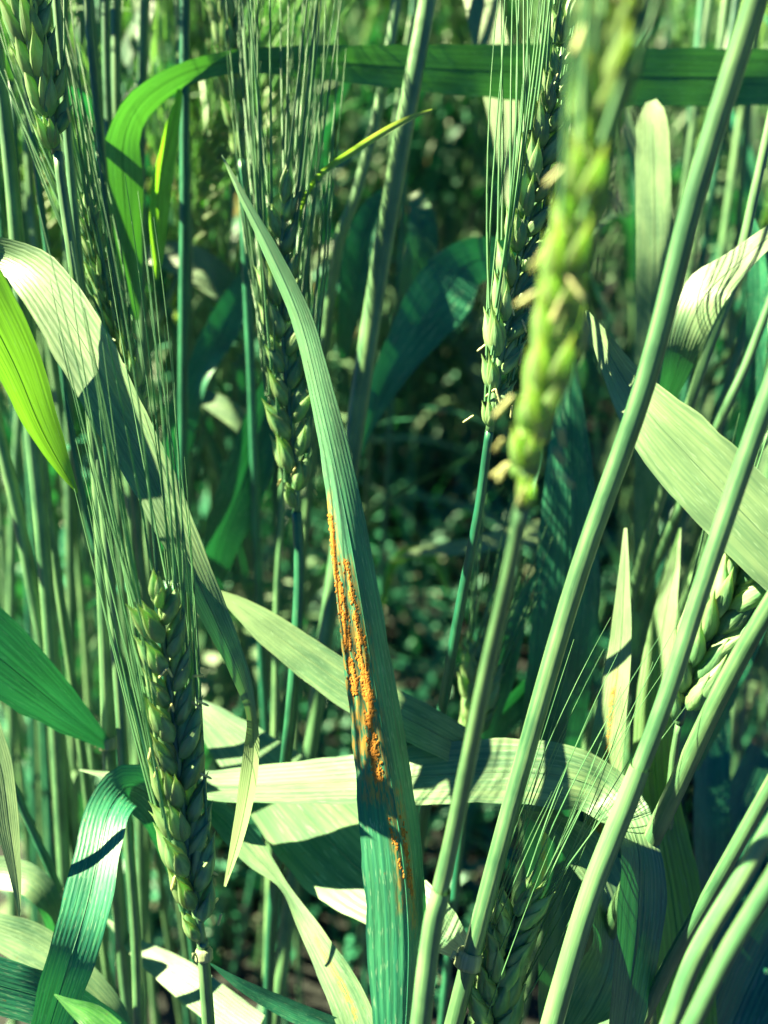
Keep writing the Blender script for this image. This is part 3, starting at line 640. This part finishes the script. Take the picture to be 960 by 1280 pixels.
leaf([(690, 330, 0.33, 40, -6.6), (628, 322, 0.325, 46, -6.2), (584, 330, 0.318, 60, -6.6), (550, 372, 0.31, 78, -8.7), (516, 420, 0.306, 60, -11.1), (486, 470, 0.304, 40, -13.5), (462, 530, 0.304, 16, -16.4), (450, 570, 0.305, 3, -18.4)], M_LEAF, 'dark blue leaf bent over in the middle of the gap', fold=.12, N=50, M=11)
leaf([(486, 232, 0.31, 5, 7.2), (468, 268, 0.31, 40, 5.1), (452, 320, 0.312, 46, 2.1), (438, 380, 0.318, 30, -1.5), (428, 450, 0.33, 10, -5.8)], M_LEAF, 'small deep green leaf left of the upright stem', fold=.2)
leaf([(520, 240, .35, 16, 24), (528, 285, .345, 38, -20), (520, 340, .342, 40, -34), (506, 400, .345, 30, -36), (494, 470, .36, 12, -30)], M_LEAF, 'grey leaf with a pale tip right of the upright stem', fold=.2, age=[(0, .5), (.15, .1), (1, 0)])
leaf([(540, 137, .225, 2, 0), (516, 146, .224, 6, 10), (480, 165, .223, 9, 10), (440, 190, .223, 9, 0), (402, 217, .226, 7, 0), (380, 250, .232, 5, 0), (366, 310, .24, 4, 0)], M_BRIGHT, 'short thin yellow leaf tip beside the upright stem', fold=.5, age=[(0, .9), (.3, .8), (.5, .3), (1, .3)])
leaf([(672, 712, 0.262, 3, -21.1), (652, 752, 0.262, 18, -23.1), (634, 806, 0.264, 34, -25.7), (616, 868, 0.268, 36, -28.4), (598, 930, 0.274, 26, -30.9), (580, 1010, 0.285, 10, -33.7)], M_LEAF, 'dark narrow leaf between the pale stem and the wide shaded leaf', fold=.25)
leaf([(690, 800, .275, 3, -20), (664, 856, .275, 24, -30), (628, 896, .278, 34, -34), (596, 930, .283, 30, -34), (560, 990, .3, 16, -30)], M_LEAF, 'short green leaf low behind the pale stem', fold=.3)
leaf([(-20, 900, .2, 36, 18), (0, 960, .2, 30, 22), (10, 1030, .2, 26, 22), (19, 1090, .2, 14, 20), (25, 1145, .2, 2, 10)], M_PALE, 'pale hanging leaf tip at the lower left edge', fold=.2, age=[(0, .2), (.6, .4), (1, .6)])
leaf([(-30, 1090, .25, 36, 0), (10, 1092, .247, 38, 4), (44, 1106, .245, 34, -8), (66, 1140, .246, 26, -20), (74, 1200, .255, 14, -20)], M_PALE, 'grey green leaf bending over at the lower left', fold=.2)
leaf([(180, 318, .36, 18, 10), (214, 320, .355, 36, 10), (256, 338, .35, 44, -4), (290, 372, .35, 34, -24), (312, 430, .355, 14, -24)], M_PALE, 'blue grey leaf behind the straight dark stem', fold=.2)
leaf([(230, 480, .34, 6, 0), (262, 500, .335, 22, 10), (294, 520, .332, 28, -6), (322, 552, .332, 20, -20), (340, 590, .335, 5, -20)], M_PALE, 'short leaf lying across the shade left of the centre ear', fold=.25)
leaf([(196, 350, .25, 3, -40), (196, 320, .25, 14, -42), (197, 270, .251, 24, -42), (204, 215, .253, 24, -42), (214, 165, .256, 18, -38), (222, 130, .258, 10, -30), (226, 100, .26, 4, -20)], M_BRIGHT, 'glowing green leaf hanging behind the arched leaf', fold=.25)
leaf([(700, 660, .40, 30, 30), (640, 672, .40, 26, 34), (580, 684, .40, 20, 30), (520, 690, .402, 10, 20), (490, 700, .405, 2, 0)], M_PALE, 'pale level leaf in the gap behind the near stem', fold=.2, age=[(0, .5), (1, .3)])
leaf([(560, 742, .43, 3, 0), (540, 700, .43, 10, -40), (510, 690, .432, 16, -40), (490, 710, .436, 10, -40), (476, 760, .44, 4, -40)], M_BRIGHT, 'small green blade curving low in the gap', fold=.2)
leaf([(640, 690, .29, 5, 10), (655, 640, .29, 10, 20), (668, 560, .292, 18, -20), (676, 480, .3, 10, -20)], M_LEAF, 'narrow blade half hidden behind the near ear', fold=.2)
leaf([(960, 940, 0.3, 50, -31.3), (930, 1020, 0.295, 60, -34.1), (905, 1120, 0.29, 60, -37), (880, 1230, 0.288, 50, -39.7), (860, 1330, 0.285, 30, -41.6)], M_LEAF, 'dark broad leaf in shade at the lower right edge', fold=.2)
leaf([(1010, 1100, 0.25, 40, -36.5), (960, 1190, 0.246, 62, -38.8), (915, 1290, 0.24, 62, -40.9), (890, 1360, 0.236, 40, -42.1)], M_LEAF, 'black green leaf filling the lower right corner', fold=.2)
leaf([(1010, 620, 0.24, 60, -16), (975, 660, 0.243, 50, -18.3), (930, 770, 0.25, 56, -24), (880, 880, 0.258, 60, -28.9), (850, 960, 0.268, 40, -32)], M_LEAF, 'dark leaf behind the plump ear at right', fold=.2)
leaf([(720, 1060, 0.25, 6, -35.3), (712, 1100, 0.247, 46, -36.5), (708, 1160, 0.243, 62, -38), (702, 1230, 0.238, 60, -39.7), (694, 1310, 0.233, 40, -41.2)], M_PALE, 'dark leaf behind the second stem low on the right', fold=.15)

# ================================================================ the crop behind
def smooth_strip(mb, cs, ws, up, fold=.2, M=5, v0=0):
    T = tangents(cs); rows = []; L = 0
    for i, c in enumerate(cs):
        if i: L += (c - cs[i - 1]).length
        a = T[i].cross(up); a = a.normalized() if a.length > 1e-4 else Vector((1, 0, 0)); nn = a.cross(T[i])
        rows.append([mb.add(c + a * u * ws[i] / 2 + nn * abs(u) * fold * ws[i] / 2, ((u + 1) / 2, L / .013)) for u in [j / (M - 1) * 2 - 1 for j in range(M)]])
    for i in range(len(cs) - 1):
        for j in range(M - 1): mb.face((rows[i][j], rows[i][j + 1], rows[i + 1][j + 1], rows[i + 1][j]))
def crop_shape(rnd, hgt, nleaf, low=False):
    """stem points and leaf blades of one plant, foot at the origin"""
    lean = Vector((rnd.gauss(0, .05), rnd.gauss(0, .05), 0)); bow = Vector((rnd.gauss(0, .03), rnd.gauss(0, .03), 0))
    f = lambda t: Vector((0, 0, hgt * t)) + lean * t * t + bow * math.sin(t * math.pi)
    stem = [f(i / 14) for i in range(15)]
    blades = []
    for k in range(nleaf):
        t = rnd.uniform(.2, .88) if not low else rnd.uniform(.1, .6)
        p = f(t); az = rnd.uniform(0, 2 * math.pi); out = Vector((math.cos(az), math.sin(az), 0))
        L = rnd.uniform(.14, .26); w = rnd.uniform(.008, .014); up0 = rnd.uniform(62, 86); drop = rnd.uniform(15, 140)
        cs = [p]; n = 14; tw = rnd.gauss(0, .4)
        for i in range(n):
            e = R(up0 - drop * (i / n) ** 1.4); o2 = (out + Vector((-out.y, out.x, 0)) * tw * (i / n)).normalized()
            cs.append(cs[-1] + (o2 * math.cos(e) + Vector((0, 0, math.sin(e)))) * L / n)
        ws = [w * min(1, .5 + i / n * 2.2) * (1 - max(0, (i / n - .35) / .65) ** 1.7) + .0004 for i in range(n + 1)]
        blades.append((cs, ws, out))
    return stem, blades
PROTO = []
for k in range(12):
    rnd = random.Random(100 + k)
    hgt = rnd.uniform(.56, .70); stem, blades = crop_shape(rnd, hgt, rnd.choice((1, 2, 2, 3)) if k < 8 else rnd.choice((5, 6)))
    mb = MB(); add_tube(mb, stem, [.0019 - .0005 * i / 14 for i in range(15)], 7)
    sm = mb.mesh('stem', M_STEM if k % 3 else M_STEMD)
    lm = []
    for cs, ws, out in blades:
        b = MB(); smooth_strip(b, [c - cs[0] for c in cs], ws, Vector((0, 0, 1)) + out * .3, fold=rnd.uniform(.1, .4))
        lm.append((b.mesh('leaf', rnd.choice((M_PALE, M_PALE, M_LEAF, M_LEAF)) if rnd.random() > .02 else M_DRY), cs[0]))
    PROTO.append((sm, lm, stem[-1].copy(), (stem[-1] - stem[-3]).normalized()))
EARS = [merged_ear(200 + k, 'y' if k == 5 else 'g', random.Random(k).uniform(.075, .095)) for k in range(6)]
def place_crop(x, y, rz, k, label, s=1.0):
    sm, lm, tip, td = PROTO[k]
    root = link('wheat_stalk', None, None, Vector((x, y, ground_z(x, y) - .004)), label=label, category='wheat stalk', group='wheat stalks of the crop behind')
    root.rotation_euler = (0, 0, rz); root.scale = (s, s, s); root.empty_display_size = .02
    link('stem', sm, root)
    for me, p in lm: link('leaf', me, root, p)
    e = link('ear', EARS[(k * 5 + int(x * 997)) % 6], root, tip)
    e.rotation_euler = (td + Vector((random.gauss(0, .12), random.gauss(0, .12), 0))).to_track_quat('Z', 'Y').to_euler()
    return root
rnd = random.Random(5)
def sow(n, fx, fy, keep=lambda x, y: True, smin=.92, smax=1.1, leafy=False):
    c = t = 0
    while c < n and t < 20000:
        t += 1; y = fy(); x = fx(y)
        if not keep(x, y): continue
        lab = ('bearded wheat stalk in the dense crop left of the dark gap' if x < -.09 else 'bearded wheat stalk in the sunny crop right of the near blurred ear' if x > .17 else 'blurred wheat stalk standing beyond the dark gap')
        grp = 'crop stalks left of the gap' if x < -.09 else 'crop stalks right of the gap' if x > .17 else 'crop stalks beyond the gap'
        r = place_crop(x, y, rnd.uniform(0, 6.28), rnd.randrange(8, 12) if leafy else rnd.randrange(9), lab, rnd.uniform(smin, smax)); r['group'] = grp; c += 1
U = rnd.uniform
sow(54, lambda y: U(-.38, -.09), lambda: U(.38, .60), lambda x, y: x > -.05 - y * .48, .95, 1.12)      # close behind the sharp stems on the left
sow(22, lambda y: U(-.12, .30), lambda: U(1.0, 1.3), lambda x, y: True, 1.0, 1.12)
sow(16, lambda y: U(.13, .42), lambda: U(.38, .64), lambda x, y: x < .05 + y * .48, .9, 1.05)
sow(36, lambda y: U(-.09, .18), lambda: U(.96, 1.25), leafy=True)
sow(50, lambda y: U(-.50, -.07), lambda: U(.66, 1.3), lambda x, y: True, 1.0, 1.15, True)
SEED = random.Random(21)
def bare(n, lab, grp, x0, x1, d0, d1, bot):
    for i in range(n):
        xt = SEED.uniform(x0, x1); d = SEED.uniform(d0, d1); xb = bot(xt) + SEED.gauss(0, 35); w = SEED.uniform(.0030, .0042) * FPX / d
        s = stalk(lab, [(xt, -160, d, w), (xt + (xb - xt) * .28 + SEED.gauss(0, 12), 260, d * 1.05, w), (xt + (xb - xt) * .6 + SEED.gauss(0, 14), 720, d * 1.14, w * .95), (xb, 1340, d * 1.28, w * .9)], mat=SEED.choice((M_STEM, M_STEM, M_STEMD)), seg=9)
        s['group'] = grp
bare(18, 'bare upright stem in the thick clump along the left side', 'bare stems of the left clump', -60, 270, .26, .40, lambda x: x * .72 + 80)
bare(10, 'bare slanting stem in the sunny clump at the right edge', 'bare stems of the right clump', 860, 1120, .28, .42, lambda x: x * .75 + 40)
sow(22, lambda y: U(-.12, .30), lambda: U(1.0, 1.3), lambda x, y: True, 1.0, 1.12)
sow(16, lambda y: U(-1, 1) * (.05 + .46 * y), lambda: U(.42, 1.25), lambda x, y: not (y < .98 and -.10 < x < .16))
sow(14, lambda y: U(-.55, -.22), lambda: U(-.12, .06), lambda x, y: True, .98, 1.15)                       # unseen stalks beside the camera, added on the sun's side to shade the scene

def crop_mass():
    """what lies beyond: the same plants, past counting"""
    mb = MB(); ml = MB(); me_ = MB(); rnd = random.Random(77)
    for _ in range(1500):
        y = 1.2 + 3.8 * rnd.random() ** 1.3; x = rnd.uniform(-1, 1) * (.15 + .55 * y)
        o = Vector((x, y, 0)); stem, blades = crop_shape(rnd, rnd.uniform(.56, .74), 3)
        add_tube(mb, [o + p for p in stem[::2]], [.0018] * 8, 4, cap=False)
        for cs, ws, out in blades: smooth_strip(ml, [o + c for c in cs[::2]], ws[::2], Vector((0, 0, 1)) + out * .3, M=3)
        top = o + stem[-1]; add_tube(me_, [top + Vector((0, 0, z)) for z in (0, .01, .04, .075, .09)], [.002, .005, .0055, .004, .001], 5, cap=False)
        for w in range(5): add_tube(me_, [top + Vector((0, 0, .03 + .012 * w)), top + Vector((rnd.gauss(0, .015), rnd.gauss(0, .015), .13))], [.0003, .0001], 3, cap=False)
    root = link('distant_wheat', mb.mesh('distant_wheat', M_STEM), kind='stuff', label='mass of distant wheat filling the top of the view', category='wheat')
    a = link('leaves', ml.mesh('leaves', M_PALE), root); a['kind'] = 'stuff'
    b = link('ears', me_.mesh('ears', M_EARY), root); b['kind'] = 'stuff'
crop_mass()

def litter():
    """dead blades, straw and young shoots on the soil"""
    rnd = random.Random(9); md = MB(); mg = MB()
    for k in range(3000):
        green = k % 3 != 0
        y = rnd.uniform(.40, 1.7); x = rnd.uniform(-1, 1) * (.10 + .48 * y); o = Vector((x, y, ground_z(x, y) + .003))
        az = rnd.uniform(0, 6.28); d = Vector((math.cos(az), math.sin(az), 0))
        L = rnd.uniform(.02, .07) if not green else rnd.uniform(.05, .24); e0 = rnd.uniform(-5, 30) if not green else rnd.uniform(55, 90); n = 6; cs = [o]
        dr = rnd.uniform(20, 150)
        for i in range(n):
            e = R(e0 - (20 if not green else dr) * (i / n) ** 1.3); cs.append(cs[-1] + (d * math.cos(e) + Vector((0, 0, math.sin(e)))) * L / n)
        w = rnd.uniform(.003, .009) if not green else rnd.uniform(.004, .011); ws = [w * (1 - (abs(i / n - .35) / .66) ** 2) + .0003 for i in range(n + 1)]
        smooth_strip(mg if green else md, cs, ws, Vector((rnd.gauss(0, .4), rnd.gauss(0, .4), 1)), M=3)
    link('plant_litter', md.mesh('plant_litter', M_DRY), kind='stuff', label='dead blades and straw lying on the dark soil', category='litter')
    link('undergrowth', mg.mesh('undergrowth', M_LEAF), kind='stuff', label='low green shoots on the shaded soil in the gap', category='undergrowth')
litter()
